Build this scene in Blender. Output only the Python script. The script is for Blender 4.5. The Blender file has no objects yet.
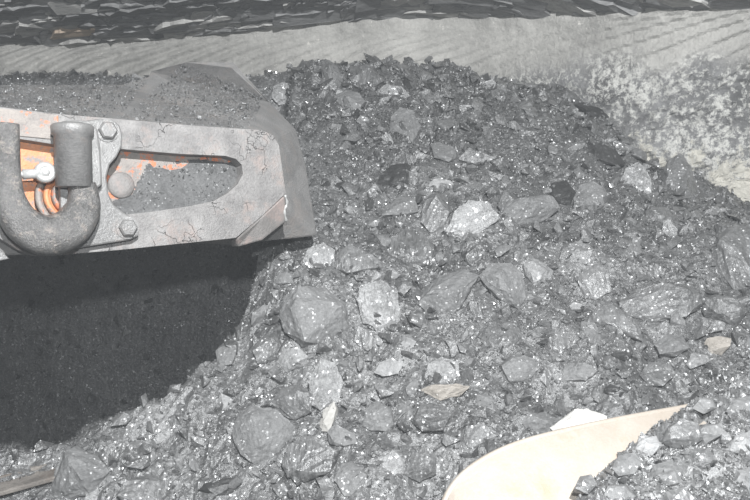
import bpy, bmesh, math, random
import numpy as np
from mathutils import Vector, Matrix, noise as mnoise
from mathutils.geometry import tessellate_polygon

random.seed(7)
RNG = np.random.default_rng(7)
SC = bpy.context.scene
COL = SC.collection

# ------------------------------------------------------------------ camera
CAM_Z, PITCH, FPX = 1.55, math.radians(10.0), 730.0
cam_data = bpy.data.cameras.new('camera')
cam_data.sensor_width = 36.0
cam_data.lens = 36.0 * FPX / 750.0
cam_data.clip_start = 0.02
cam = bpy.data.objects.new('camera', cam_data)
cam.location = (0, 0, CAM_Z)
cam.rotation_euler = (math.pi / 2 - PITCH, 0, 0)
COL.objects.link(cam)
SC.camera = cam

# ------------------------------------------------------------------ world, flash, exposure
world = bpy.data.worlds.new('world')
SC.world = world
world.use_nodes = True
world.node_tree.nodes['Background'].inputs[0].default_value = (0.93, 0.97, 1.0, 1)
world.node_tree.nodes['Background'].inputs[1].default_value = 0.13

fl = bpy.data.lights.new('flash_lamp', 'AREA')
fl.shape = 'DISK'
fl.size = 0.05
fl.energy = 240
fl.color = (0.975, 0.99, 1.0)
flash = bpy.data.objects.new('flash_lamp', fl)
flash.location = (0.35, -0.55, 3.0)
flash.rotation_euler = (Vector((0.1, 3.2, 1.25)) - Vector(flash.location)).to_track_quat('-Z', 'Y').to_euler()
COL.objects.link(flash)

cl = bpy.data.lights.new('cap_lamp', 'SPOT')          # the photographer's helmet lamp
cl.energy = 115
cl.color = (0.95, 0.98, 1.0)
cl.spot_size = math.radians(125)
cl.spot_blend = 0.6
cl.shadow_soft_size = 0.03
cap = bpy.data.objects.new('cap_lamp', cl)
cap.location = (0.06, -0.08, 1.84)
cap.rotation_euler = (Vector((0.2, 2.6, 0.65)) - Vector(cap.location)).to_track_quat('-Z', 'Y').to_euler()
COL.objects.link(cap)

SC.view_settings.view_transform = 'Standard'
SC.view_settings.look = 'None'
SC.view_settings.gamma = 1.0
SC.view_settings.use_curve_mapping = False
SC.view_settings.exposure = 0.0

# ------------------------------------------------------------------ geometry helpers
CAMP = Vector((0, 0, CAM_Z))
FWD = Vector((0, math.cos(PITCH), -math.sin(PITCH)))
UPV = Vector((0, math.sin(PITCH), math.cos(PITCH)))
RGT = Vector((1, 0, 0))

def P(px, py, d):
    return CAMP + FWD * d + RGT * ((px - 375) / FPX * d) + UPV * ((250 - py) / FPX * d)

def ray(px, py):
    return (FWD + RGT * ((px - 375) / FPX) + UPV * ((250 - py) / FPX))

def to_px(v):
    q = Vector(v) - CAMP
    d = q.dot(FWD)
    return 375 + FPX * q.dot(RGT) / d, 250 - FPX * q.dot(UPV) / d, d

def new_obj(name, mesh, mat=None, parent=None):
    o = bpy.data.objects.new(name, mesh)
    if mat is not None and not mesh.materials:
        mesh.materials.append(mat)
    COL.objects.link(o)
    if parent is not None:
        o.parent = parent
        o.matrix_parent_inverse = parent.matrix_world.inverted() if parent.type != 'EMPTY' else Matrix.Translation(-parent.location)
    return o

def from_py(name, verts, faces, mat=None, parent=None, smooth=False):
    me = bpy.data.meshes.new(name)
    me.from_pydata([tuple(v) for v in verts], [], [tuple(f) for f in faces])
    me.update()
    if smooth:
        me.polygons.foreach_set('use_smooth', [True] * len(me.polygons))
    return new_obj(name, me, mat, parent)

def from_bm(name, bm, mat=None, parent=None, smooth=False):
    bmesh.ops.recalc_face_normals(bm, faces=bm.faces)
    me = bpy.data.meshes.new(name)
    bm.to_mesh(me)
    bm.free()
    if smooth:
        me.polygons.foreach_set('use_smooth', [True] * len(me.polygons))
    return new_obj(name, me, mat, parent)

def tag(o, label=None, cat=None, group=None, kind=None):
    if label: o['label'] = label
    if cat: o['category'] = cat
    if group: o['group'] = group
    if kind: o['kind'] = kind
    return o

def empty(name, loc):
    o = bpy.data.objects.new(name, None)
    o.location = loc
    o.empty_display_size = 0.1
    COL.objects.link(o)
    return o

def bevel(o, w, seg=2, ang=35):
    m = o.modifiers.new('bevel', 'BEVEL')
    m.width = w
    m.segments = seg
    m.limit_method = 'ANGLE'
    m.angle_limit = math.radians(ang)
    return o

def hash2(ix, iy, seed):
    n = (ix.astype(np.int64) * 374761393 + iy.astype(np.int64) * 668265263 + seed * 1442695041) & 0xFFFFFFFF
    n = ((n ^ (n >> 13)) * 1274126177) & 0xFFFFFFFF
    return ((n ^ (n >> 16)) & 0xFFFF) / 65535.0

def vnoise(x, y, seed=0):
    x = np.asarray(x, float); y = np.asarray(y, float)
    ix, iy = np.floor(x), np.floor(y)
    fx, fy = x - ix, y - iy
    fx = fx * fx * (3 - 2 * fx); fy = fy * fy * (3 - 2 * fy)
    a = hash2(ix, iy, seed); b = hash2(ix + 1, iy, seed)
    c = hash2(ix, iy + 1, seed); d = hash2(ix + 1, iy + 1, seed)
    return (a * (1 - fx) + b * fx) * (1 - fy) + (c * (1 - fx) + d * fx) * fy - 0.5

def fbm(x, y, octv=4, seed=0):
    s, a = 0, 1.0
    for k in range(octv):
        s = s + a * vnoise(np.asarray(x) * 2 ** k, np.asarray(y) * 2 ** k, seed + k * 17)
        a *= 0.5
    return s

def sstep(t, a, b):
    t = np.clip((np.asarray(t, float) - a) / (b - a), 0, 1)
    return t * t * (3 - 2 * t)

# ------------------------------------------------------------------ materials
class NT:
    def __init__(self, name):
        self.m = bpy.data.materials.new(name)
        self.m.use_nodes = True
        self.t = self.m.node_tree
        self.b = self.t.nodes['Principled BSDF']
    def n(self, typ, **kw):
        nd = self.t.nodes.new(typ)
        for k, v in kw.items():
            if k.startswith('i_'):
                nd.inputs[k[2:].replace('_', ' ')].default_value = v
            else:
                setattr(nd, k, v)
        return nd
    def l(self, a, b):
        self.t.links.new(a, b)
    def noise(self, scale, detail=6, rough=0.6, vec=None, dist=0.0):
        nd = self.n('ShaderNodeTexNoise')
        nd.inputs['Scale'].default_value = scale
        nd.inputs['Detail'].default_value = detail
        nd.inputs['Roughness'].default_value = rough
        nd.inputs['Distortion'].default_value = dist
        self.l(vec if vec is not None else self.coord(), nd.inputs['Vector'])
        return nd.outputs['Fac']
    def coord(self):
        if not hasattr(self, '_c'):
            self._c = self.n('ShaderNodeNewGeometry').outputs['Position']
        return self._c
    def objcoord(self, scale=(1, 1, 1)):
        mp = self.n('ShaderNodeMapping')
        mp.inputs['Scale'].default_value = scale
        self.l(self.coord(), mp.inputs['Vector'])
        return mp.outputs['Vector']
    def ramp(self, fac, stops):
        r = self.n('ShaderNodeValToRGB')
        e = r.color_ramp.elements
        while len(e) < len(stops): e.new(0.5)
        for el, (p, c) in zip(e, stops):
            el.position = p
            el.color = (*c, 1) if len(c) == 3 else c
        self.l(fac, r.inputs['Fac'])
        return r.outputs['Color']
    def mix(self, fac, a, b, mode='MIX'):
        m = self.n('ShaderNodeMix', data_type='RGBA', blend_type=mode)
        for sock, v in ((m.inputs[0], fac), (m.inputs[6], a), (m.inputs[7], b)):
            if isinstance(v, (int, float)): sock.default_value = v
            elif isinstance(v, tuple): sock.default_value = (*v, 1)
            else: self.l(v, sock)
        return m.outputs[2]
    def math(self, op, a, b=0.0, clamp=False):
        m = self.n('ShaderNodeMath', operation=op, use_clamp=clamp)
        for sock, v in ((m.inputs[0], a), (m.inputs[1], b)):
            if isinstance(v, (int, float)): sock.default_value = v
            else: self.l(v, sock)
        return m.outputs[0]
    def bump(self, h, dist=0.004, strength=1.0):
        bp = self.n('ShaderNodeBump')
        bp.inputs['Distance'].default_value = dist
        bp.inputs['Strength'].default_value = strength
        self.l(h, bp.inputs['Height'])
        self.l(bp.outputs['Normal'], self.b.inputs['Normal'])
    def base(self, c):
        if isinstance(c, tuple): self.b.inputs['Base Color'].default_value = (*c, 1)
        else: self.l(c, self.b.inputs['Base Color'])
        return self
    def rough(self, r):
        if isinstance(r, (int, float)): self.b.inputs['Roughness'].default_value = r
        else: self.l(r, self.b.inputs['Roughness'])
        return self

def g(v, w=0.0):
    return (v * (1 + w), v, v * (1 - w))

def coal_material(name, dark, dust, rough_lo, rough_hi, bump=0.004, tone_attr=False, spec=0.5, grain=(1, 1, 1), flake=0.0, fscale=190, crough=0.33):
    t = NT(name)
    big = t.noise(9, 5, 0.65)
    fine = t.noise(120, 4, 0.7, vec=t.objcoord(grain))
    f = t.math('ADD', t.math('MULTIPLY', big, 0.6), t.math('MULTIPLY', fine, 0.5))
    c = t.ramp(f, [(0.36, dark), (0.66, dust)])
    if tone_attr:
        at = t.n('ShaderNodeAttribute', attribute_name='tone')
        c = t.mix(1.0, c, at.outputs['Color'], 'MULTIPLY')
    t.base(c)
    t.rough(t.math('ADD', t.math('MULTIPLY', t.noise(45, 3, 0.6), rough_hi - rough_lo), rough_lo))
    t.b.inputs['Specular IOR Level'].default_value = spec
    vor = t.n('ShaderNodeTexVoronoi')
    vor.inputs['Scale'].default_value = 70
    t.l(t.objcoord(grain), vor.inputs['Vector'])
    h = t.math('ADD', t.math('MULTIPLY', vor.outputs['Distance'], 0.8), fine)
    t.bump(h, bump)
    if flake > 0:
        # tiny cleavage faces, each with its own tilt, that flash when they face the lamp
        fv = t.n('ShaderNodeTexVoronoi')
        fv.inputs['Scale'].default_value = fscale
        t.l(t.coord(), fv.inputs['Vector'])
        sub = t.n('ShaderNodeVectorMath', operation='SUBTRACT'); sub.inputs[1].default_value = (0.5, 0.5, 0.5)
        t.l(fv.outputs['Color'], sub.inputs[0])
        scl = t.n('ShaderNodeVectorMath', operation='SCALE'); scl.inputs['Scale'].default_value = 1.7
        t.l(sub.outputs[0], scl.inputs[0])
        geo = t.n('ShaderNodeNewGeometry')
        add = t.n('ShaderNodeVectorMath', operation='ADD')
        t.l(geo.outputs['Normal'], add.inputs[0]); t.l(scl.outputs[0], add.inputs[1])
        nrm = t.n('ShaderNodeVectorMath', operation='NORMALIZE')
        t.l(add.outputs[0], nrm.inputs[0])
        t.l(nrm.outputs[0], t.b.inputs['Coat Normal'])
        patch = t.ramp(t.noise(14, 4, 0.7), [(0.38, g(0.25 * flake)), (0.62, g(flake))])
        t.l(patch, t.b.inputs['Coat Weight'])
        t.b.inputs['Coat Roughness'].default_value = crough
        t.b.inputs['Coat IOR'].default_value = 1.95
    return t.m

M = {}
M['coal'] = coal_material('broken_coal', g(0.035), g(0.14), 0.16, 0.6, 0.003, True, spec=0.9, flake=0.7)
M['lump'] = coal_material('coal_lump', g(0.05), g(0.15), 0.2, 0.65, 0.003, spec=0.8, flake=0.7)
M['lump_dusty'] = coal_material('dusty_coal_lump', g(0.095), g(0.175), 0.4, 0.8, 0.003, flake=0.45)
M['lump_streak'] = coal_material('banded_coal', g(0.045), g(0.20), 0.18, 0.5, 0.006, spec=0.9, grain=(1, 0.2, 0.2), flake=0.8)
M['lump_dark'] = coal_material('clean_black_coal', g(0.018), g(0.042), 0.3, 0.6, 0.002, flake=0.12)
M['lump_shiny'] = coal_material('bright_vitrinite_coal', g(0.06), g(0.30), 0.24, 0.5, 0.005, spec=1.0, flake=1.0, fscale=110, crough=0.3)
M['lump_pale'] = coal_material('pale_stone', g(0.13), g(0.30), 0.3, 0.7, 0.004, flake=1.0, fscale=120, crough=0.3)
M['lump_tan'] = coal_material('tan_stone', (0.19, 0.172, 0.15), (0.33, 0.305, 0.275), 0.6, 0.9, 0.003, flake=0.2)
M['lump_cream'] = coal_material('cream_stone', (0.30, 0.288, 0.268), (0.40, 0.393, 0.375), 0.6, 0.9, 0.002)
M['glint'] = coal_material('glassy_coal', g(0.07), g(0.16), 0.10, 0.28, 0.0, False, 1.0)
M['slot_chip'] = coal_material('slot_chips', g(0.05), g(0.12), 0.4, 0.8, 0.002, True, flake=0.15)
M['dust'] = coal_material('coal_dust', g(0.055), g(0.105), 0.5, 0.9, 0.003, flake=0.3, fscale=300)

def wall_material():
    """cut rock; where the vertex mask 'rib' is 1 the rock is fractured and flecked with mineral"""
    t = NT('cut_rock_face')
    a = t.noise(3.5, 6, 0.6)
    b = t.noise(60, 5, 0.7)
    f = t.math('ADD', t.math('MULTIPLY', a, 0.6), t.math('MULTIPLY', b, 0.4))
    c = t.ramp(f, [(0.36, (0.25, 0.245, 0.232)), (0.62, (0.41, 0.402, 0.38))])
    fl = t.noise(26, 5, 0.75)
    c = t.mix(t.ramp(fl, [(0.64, g(0)), (0.69, g(0.7))]), c, (0.62, 0.60, 0.56))
    at = t.n('ShaderNodeAttribute', attribute_name='rib').outputs['Fac']
    rc = t.ramp(t.noise(5, 6, 0.65), [(0.35, g(0.12)), (0.65, g(0.26))])
    sp = t.noise(38, 6, 0.78)
    dens = t.noise(4.5, 3, 0.6)
    spf = t.math('ADD', sp, t.math('MULTIPLY', t.math('SUBTRACT', dens, 0.5), 0.35))
    rc = t.mix(t.ramp(spf, [(0.47, g(0)), (0.58, g(1))]), rc, (0.60, 0.595, 0.565))
    sep = t.n('ShaderNodeSeparateXYZ'); t.l(t.coord(), sep.inputs[0])
    low = t.math('MULTIPLY', t.math('SUBTRACT', 1.66, sep.outputs['Z']), 2.2, clamp=True)
    cf = t.math('ADD', t.noise(15, 8, 0.76), t.math('MULTIPLY', low, 0.46))
    rc = t.mix(t.ramp(cf, [(0.76, g(0)), (0.83, g(1))]), rc, (0.58, 0.56, 0.50))
    t.base(t.mix(at, c, rc)).rough(0.88)
    t.bump(t.math('ADD', t.math('ADD', t.noise(90, 5, 0.7), t.math('MULTIPLY', t.noise(25, 3), 1.5)), t.math('MULTIPLY', t.math('MULTIPLY', sp, at), 2.5)), 0.007)
    return t.m
M['wall'] = wall_material()

def shale_material(name, lo, hi, tint):
    t = NT(name)
    a = t.noise(9, 5, 0.65, vec=t.objcoord((1, 3, 6)))
    b = t.noise(70, 4, 0.7, vec=t.objcoord((0.5, 1, 3)))
    f = t.math('ADD', t.math('MULTIPLY', a, 0.6), t.math('MULTIPLY', b, 0.4))
    t.base(t.ramp(f, [(0.38, tuple(lo * k for k in tint)), (0.62, tuple(hi * k for k in tint))])).rough(0.75)
    t.bump(b, 0.004)
    return t.m
M['shale'] = shale_material('roof_shale', 0.135, 0.26, (1.0, 1.0, 1.0))
M['shale_pale'] = shale_material('pale_roof_shale', 0.25, 0.44, (1.0, 0.985, 0.95))
M['shale_dark'] = shale_material('dark_roof_shale', 0.12, 0.22, (1.0, 1.0, 1.0))
M['shale_rust'] = shale_material('rust_stained_shale', 0.25, 0.45, (1.15, 0.92, 0.72))

def steel_material(name, lo, hi, rust=None, rust_lo=0.6, rust_hi=0.7, rough=0.55, bump=0.0018, cracks=False, metal=0.0, rscale=14):
    t = NT(name)
    a = t.noise(16, 6, 0.65)
    b = t.noise(180, 4, 0.7)
    f = t.math('ADD', t.math('MULTIPLY', a, 0.65), t.math('MULTIPLY', b, 0.35))
    c = t.ramp(f, [(0.36, lo), (0.62, hi)])
    if rust:
        c = t.mix(t.ramp(t.noise(rscale, 6, 0.7), [(rust_lo, g(0)), (rust_hi, g(1))]), c, rust)
    h = t.math('ADD', t.math('MULTIPLY', a, 1.2), b)
    if cracks:
        v = t.n('ShaderNodeTexVoronoi', feature='DISTANCE_TO_EDGE')
        v.inputs['Scale'].default_value = 17
        nv = t.n('ShaderNodeTexNoise'); nv.inputs['Scale'].default_value = 12; nv.inputs['Detail'].default_value = 4
        t.l(t.coord(), nv.inputs['Vector'])
        t.l(t.mix(0.16, t.coord(), nv.outputs['Color']), v.inputs['Vector'])
        cr = t.ramp(v.outputs['Distance'], [(0.0, g(0)), (0.012, g(1))])
        gate = t.ramp(t.noise(7, 2), [(0.52, g(0)), (0.60, g(1))])
        cr = t.math('MAXIMUM', cr, t.math('SUBTRACT', 1.0, gate))
        c = t.mix(cr, tuple(k * 0.7 for k in lo), c)
        h = t.math('ADD', h, t.math('MULTIPLY', cr, 1.2))
    t.base(c).rough(rough)
    t.b.inputs['Metallic'].default_value = metal
    t.bump(h, bump)
    return t.m
M['plate'] = steel_material('worn_pale_steel', (0.125, 0.12, 0.118), (0.25, 0.241, 0.235), (0.255, 0.21, 0.192), 0.53, 0.70, 0.5, 0.003, True)
M['casting'] = steel_material('dusty_casting', (0.12, 0.118, 0.116), (0.19, 0.186, 0.182), (0.19, 0.172, 0.16), 0.5, 0.7, 0.75, 0.003)
M['wedge'] = steel_material('rubbed_wedge_steel', (0.14, 0.132, 0.126), (0.22, 0.207, 0.20), (0.25, 0.205, 0.19), 0.5, 0.62, 0.6, 0.002)
M['steel'] = steel_material('dull_grey_steel', (0.13, 0.128, 0.126), (0.22, 0.216, 0.212), (0.23, 0.20, 0.185), 0.56, 0.72, 0.36, 0.0015, metal=0.12)
M['hook'] = steel_material('scuffed_hook_steel', (0.075, 0.073, 0.071), (0.17, 0.166, 0.162), (0.25, 0.222, 0.20), 0.54, 0.68, 0.33, 0.004, rscale=45, metal=0.3)
M['orange'] = steel_material('worn_orange_paint', (0.46, 0.165, 0.065), (0.60, 0.27, 0.13), (0.21, 0.19, 0.18), 0.50, 0.60, 0.5, 0.002, rscale=30)
M['orange_bare'] = steel_material('mostly_worn_orange_paint', (0.17, 0.155, 0.148), (0.29, 0.26, 0.235), (0.50, 0.165, 0.08), 0.53, 0.58, 0.55, 0.0025, rscale=24)
M['bright'] = steel_material('bright_zinc', (0.34, 0.34, 0.335), (0.5, 0.5, 0.49), None, 0, 0, 0.3, 0.0006, metal=0.3)
M['brown'] = steel_material('brown_dusty_steel', (0.10, 0.09, 0.082), (0.24, 0.22, 0.20), (0.13, 0.11, 0.095), 0.48, 0.6, 0.75, 0.003)
M['cream'] = steel_material('pale_worn_paint', (0.285, 0.245, 0.205), (0.325, 0.295, 0.26), (0.33, 0.215, 0.14), 0.54, 0.74, 0.5, 0.001, rscale=7)

# ------------------------------------------------------------------ the heap's ground shape
PROF_Y = np.array([0.6, 1.0, 1.4, 1.75, 2.05, 2.38, 2.9, 3.4, 3.7, 4.4])
PROF_Z = np.array([0.02, 0.10, 0.30, 0.56, 0.815, 1.115, 1.43, 1.68, 1.77, 1.85])
EDGE_X = np.array([-2.6, -1.4, -0.95, -0.62, -0.46, -0.405, -0.36])
EDGE_Y = np.array([1.78, 1.80, 1.87, 1.98, 2.12, 2.24, 2.46])

def heap_smooth(x, y):
    x = np.asarray(x, float); y = np.asarray(y, float)
    z = np.interp(y, PROF_Y, PROF_Z)
    # lower on the right, gently wavy
    z = z - 0.19 * sstep(x, 0.75, 1.45) * sstep(y, 2.2, 2.9)
    z = z + 0.10 * fbm(x * 1.3 + 4, y * 1.3, 3, 5)
    # crest rises where it meets the arm end
    z = z + 0.05 * np.exp(-((x + 0.2) / 0.45) ** 2) * sstep(y, 2.9, 3.5)
    z = z + 0.07 * np.exp(-((x + 0.27) / 0.13) ** 2 - ((y - 2.42) / 0.16) ** 2)
    # hollow under the arm, dug out behind the pan edge
    ye = np.interp(x, EDGE_X, EDGE_Y)
    xin = sstep(x, -0.37, -0.47)                      # 1 inside, going left
    back = sstep(y, ye + 0.02, ye + 0.22)
    hollow = 0.02 + 0.06 * vnoise(x * 3, y * 3, 9) + 1.80 * sstep(y, 3.12, 3.76)
    m = xin * back
    z = z * (1 - m) + np.minimum(z, hollow) * m
    return z

_cells = {}
def facets(x, y, size, amp, seed):
    """broken-rock relief: every cell is a small tilted plane"""
    key = (size, seed)
    if key not in _cells:
        r = np.random.default_rng(seed)
        n = int(6.5 * 4.2 / size ** 2)
        _cells[key] = (r.uniform(-3, 3.5, n), r.uniform(0.4, 4.6, n), r.normal(0, 1, n), r.normal(0, 1, n), r.normal(0, 1, n))
    cx, cy, hh, gx, gy = _cells[key]
    out = np.zeros(x.size)
    xf, yf = x.ravel(), y.ravel()
    # bucket search
    gs = size * 1.0
    from collections import defaultdict
    bx, by = np.floor(cx / gs).astype(int), np.floor(cy / gs).astype(int)
    best = np.full(xf.size, 1e9); idx = np.zeros(xf.size, int)
    ox, oy = bx.min(), by.min()
    W, H = bx.max() - ox + 1, by.max() - oy + 1
    order = np.argsort((bx - ox) * H + (by - oy), kind='stable')
    keys = ((bx - ox) * H + (by - oy))[order]
    starts = np.searchsorted(keys, np.arange(W * H)); ends = np.searchsorted(keys, np.arange(W * H), side='right')
    pbx, pby = np.floor(xf / gs).astype(int) - ox, np.floor(yf / gs).astype(int) - oy
    maxc = (ends - starts).max()
    for dx in (-1, 0, 1):
        for dy in (-1, 0, 1):
            qx, qy = np.clip(pbx + dx, 0, W - 1), np.clip(pby + dy, 0, H - 1)
            k = qx * H + qy
            s, e = starts[k], ends[k]
            for c in range(maxc):
                ok = s + c < e
                j = order[np.minimum(s + c, order.size - 1)]
                d = np.where(ok, (cx[j] - xf) ** 2 + (cy[j] - yf) ** 2, 1e9)
                b = d < best
                best[b] = d[b]; idx[b] = j[b]
    out = hh[idx] * amp + (gx[idx] * (xf - cx[idx]) + gy[idx] * (yf - cy[idx])) / size * amp * 1.6
    return out.reshape(x.shape)

def inside_hollow(x, y):
    ye = np.interp(x, EDGE_X, EDGE_Y)
    return sstep(x, -0.37, -0.47) * sstep(y, ye - 0.02, ye + 0.12)

def heap_rough(x, y):
    x = np.asarray(x, float); y = np.asarray(y, float)
    k = 1 - 0.72 * inside_hollow(x, y)
    return heap_smooth(x, y) + k * (0.05 * fbm(x * 7, y * 7, 3, 3) + facets(x, y, 0.06, 0.0022, 4)) + 0.010 * fbm(x * 40, y * 40, 2, 8)

def heap_hit(px, py):
    """where the sight line of a pixel meets the heap"""
    r = ray(px, py)
    d = np.arange(1.2, 4.6, 0.01)
    zz = CAMP.z + r.z * d
    hz = heap_smooth(r.x * d, r.y * d)
    k = np.nonzero(zz <= hz)[0]
    if len(k) == 0: return None
    return CAMP + r * float(d[k[0]])

def heap_normal(x, y, e=0.06):
    dx = float(heap_smooth(x + e, y) - heap_smooth(x - e, y)) / (2 * e)
    dy = float(heap_smooth(x, y + e) - heap_smooth(x, y - e)) / (2 * e)
    return Vector((-dx, -dy, 1)).normalized()

def grid_mesh(name, X, Y, Z, mat, smooth=False):
    ny, nx = X.shape
    V = np.stack([X.ravel(), Y.ravel(), Z.ravel()], 1)
    i = np.arange(ny * nx).reshape(ny, nx)
    Fq = np.stack([i[:-1, :-1].ravel(), i[:-1, 1:].ravel(), i[1:, 1:].ravel(), i[1:, :-1].ravel()], 1)
    me = bpy.data.meshes.new(name)
    me.vertices.add(len(V)); me.vertices.foreach_set('co', V.ravel())
    me.loops.add(Fq.size); me.loops.foreach_set('vertex_index', Fq.ravel().astype(np.int32))
    me.polygons.add(len(Fq)); me.polygons.foreach_set('loop_start', (np.arange(len(Fq)) * 4).astype(np.int32))
    me.update(calc_edges=True); me.validate()
    me.polygons.foreach_set('use_smooth', [smooth] * len(me.polygons))
    return new_obj(name, me, mat)

# ------------------------------------------------------------------ structure: floor, walls, roof
def wall_y(x):
    x = np.asarray(x, float)
    return 3.78 - 0.78 * sstep(x, 0.35, 1.55) - 0.25 * sstep(x, 1.3, 2.2) - 0.05 * np.sin(x * 1.1)

def build_setting():
    f = from_py('floor', [(-4.5, -1.6, 0), (3.6, -1.6, 0), (3.6, 5, 0), (-4.5, 5, 0)], [(0, 1, 2, 3)], M['dust'])
    tag(f, 'dark coal covered mine floor beneath the heap', kind='structure')
    # cut face with the drum's arc shaped pick marks; its right end turns into a fractured rib
    def face(name, x0, x1):
        xs = np.arange(x0, x1 + 0.001, 0.0125); zs = np.arange(0.0, 2.32, 0.0125)
        X, Z = np.meshgrid(xs, zs)
        R, ztop = 0.62, 2.01
        dz = np.clip(Z - (ztop - R), 0, R * 0.985)
        u = X - (R - np.sqrt(np.maximum(R * R - dz * dz, 0))) * 2.1 + 0.05 * fbm(X * 1.2, Z * 2, 2, 40)
        u = u + 0.03 * fbm(X * 5, Z * 5, 2, 41) + 0.035 * np.sin(X * 3.1) + 0.02 * np.sin(X * 8.3 + 1)
        t = (u / 0.15) % 1.0
        groove = np.where(t < 0.7, t / 0.7, (1 - t) / 0.3)
        groove = groove * groove * (3 - 2 * groove)
        amp = 0.030 * (0.55 + 0.7 * sstep(fbm(X * 0.9, Z * 1.5, 2, 44), -0.35, 0.4))
        e = sstep(1.85 - Z + 0.16 * fbm(X * 5, Z * 5, 3, 50), 0.0, 0.14) * sstep(X + 0.5 * fbm(X * 3, Z * 3, 3, 51), 0.25, 0.85)
        fr = np.abs(facets(X, Z + 1.0, 0.10, 0.007, 31) + facets(X, Z + 1.0, 0.045, 0.006, 32)) + 0.05 * fbm(X * 6, Z * 6, 4, 33)
        Y = wall_y(X) - (1 - e) * groove * amp - e * fr - 0.05 * fbm(X * 1.5, Z * 1.5, 3, 20) - 0.014 * fbm(X * 14, Z * 14, 3, 22)
        Y = Y - 0.05 * sstep(X, -1.2, -1.7) * (0.6 + fbm(X * 7, Z * 7, 3, 24)) * sstep(Z, 2.0, 1.8)
        o = grid_mesh(name, X, Y, Z, M['wall'], x0 < 0)
        at = o.data.attributes.new('rib', 'FLOAT', 'POINT')
        at.data.foreach_set('value', e.ravel().astype(np.float32))
        return o
    tag(face('wall_back', -4.0, 1.0), 'tan grey cut rock face with curved pick marks behind the heap', kind='structure')
    tag(face('wall_right', 1.0, 3.2), 'fractured grey rock rib speckled with white and cream mineral on the right', kind='structure')

def roof_z(x, y):
    w = wall_y(x)
    return 1.985 + np.interp(x, [-2.6, -2, -1, -0.5, 0, 0.5, 1.3, 2.5], [-0.08, -0.06, -0.01, 0.04, 0.085, 0.085, 0.01, -0.02]) + 0.02 * vnoise(np.asarray(x) * 2.2, np.asarray(x) * 0 + 3.3, 91) + (w - y) * 0.30 + 0.35 * np.maximum(0, 2.4 - y)

def build_roof():
    xs = np.arange(-4.2, 3.4, 0.03); ys = np.arange(-1.4, 4.3, 0.02)
    X, Y = np.meshgrid(xs, ys)
    Z = roof_z(X, Y) + 0.06 + 0.03 * fbm(X * 1.5, Y * 5, 3, 60)
    roof = grid_mesh('ceiling', X, Y, Z, M['shale_dark'])
    tag(roof, 'layered dark grey shale roof of the mine', kind='structure')
    # shale slabs peeling off the roof: jagged thin plates lapped like shingles
    r = random.Random(21)
    y = 3.80
    row = 0
    while y > 3.22:
        x = -2.5 + r.uniform(-0.3, 0)
        while x < 2.3:
            L = r.uniform(0.20, 0.62)
            W = r.uniform(0.05, 0.12)
            th = r.uniform(0.008, 0.020)
            yw = y - 3.80 + float(wall_y(x + L / 2)) + 0.02
            n = 15
            front = []
            for k in range(n + 1):
                s = k / n
                taper = min(1, 5 * s, 5 * (1 - s))
                front.append((x + L * s + r.uniform(-.012, .012), yw - W * (0.25 + 0.75 * taper) + r.uniform(-.018, .018) + 0.03 * s))
            backp = [(x + L * s, yw + 0.08) for s in (1, 0.66, 0.33, 0)]
            outl = front + backp
            tilt = r.uniform(-0.20, 0.30)
            skew = r.uniform(0.00, 0.10)
            vs_lo, vs_hi = [], []
            for (a, b) in outl:
                z0 = float(roof_z(a, b)) - 0.005 + tilt * (b - yw) + skew * (a - x - L / 2) * 0.6 + 0.008 * r.uniform(-1, 1)
                vs_lo.append((a, b, z0 - th * 0.5))
                vs_hi.append((a, b + 0.012, z0 + th + 0.05))
            N = len(outl)
            faces = [tuple(range(N)), tuple(range(2 * N - 1, N - 1, -1))]
            faces += [(i, i + N, (i + 1) % N + N, (i + 1) % N) for i in range(N)]
            u = r.random()
            mat = M['shale_pale'] if u < 0.24 else M['shale_dark'] if u < 0.46 else M['shale']
            if row == 2 and -1.75 < x < -1.45: mat = M['shale_rust']
            from_py('shale_slab', vs_lo + vs_hi, faces, mat, roof)
            x += L * r.uniform(0.6, 1.0)
        y -= r.uniform(0.028, 0.044)
        row += 1
build_setting()
build_roof()

# ------------------------------------------------------------------ coal heap body
def tone_fill(me, arr):
    a = me.attributes.new('tone', 'FLOAT_COLOR', 'POINT')
    arr = np.asarray(arr, np.float32)
    c = np.ones((len(arr), 4), np.float32)
    c[:, :3] = arr[:, None]
    a.data.foreach_set('color', c.ravel())

def build_heap():
    xs = np.arange(-2.5, 2.6, 0.0125)
    ys = np.arange(0.62, 4.0, 0.0115)
    X, Y = np.meshgrid(xs, ys)
    Z = np.maximum(heap_rough(X, Y), -0.01)
    o = grid_mesh('coal_heap', X, Y, Z, M['coal'])
    tone_fill(o.data, 0.8 + 0.35 * fbm(X * 5, Y * 5, 3, 70).ravel())
    tag(o, 'big grey heap of broken coal filling the middle of the picture', 'coal heap', kind='stuff')
build_heap()

def hull_points(r, n=9, sq=(1, 1, 1)):
    pts = []
    for _ in range(n):
        v = Vector((r.gauss(0, 1), r.gauss(0, 1), r.gauss(0, 1))).normalized()
        v *= r.uniform(0.8, 1.0)
        pts.append(Vector((v.x * sq[0], v.y * sq[1], v.z * sq[2])))
    return pts

def hull_bm(pts):
    bm = bmesh.new()
    for p in pts: bm.verts.new(p)
    res = bmesh.ops.convex_hull(bm, input=bm.verts)
    bmesh.ops.delete(bm, geom=list({e for e in res['geom_interior'] + res['geom_unused'] if isinstance(e, bmesh.types.BMVert)}), context='VERTS')
    bmesh.ops.recalc_face_normals(bm, faces=bm.faces)
    return bm

def hull_arrays(r, n, sq):
    bm = hull_bm(hull_points(r, n, sq))
    bmesh.ops.triangulate(bm, faces=bm.faces)
    bm.verts.index_update()
    V = np.array([v.co[:] for v in bm.verts]); Fc = np.array([[v.index for v in f.verts] for f in bm.faces])
    bm.free()
    return V, Fc

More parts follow.
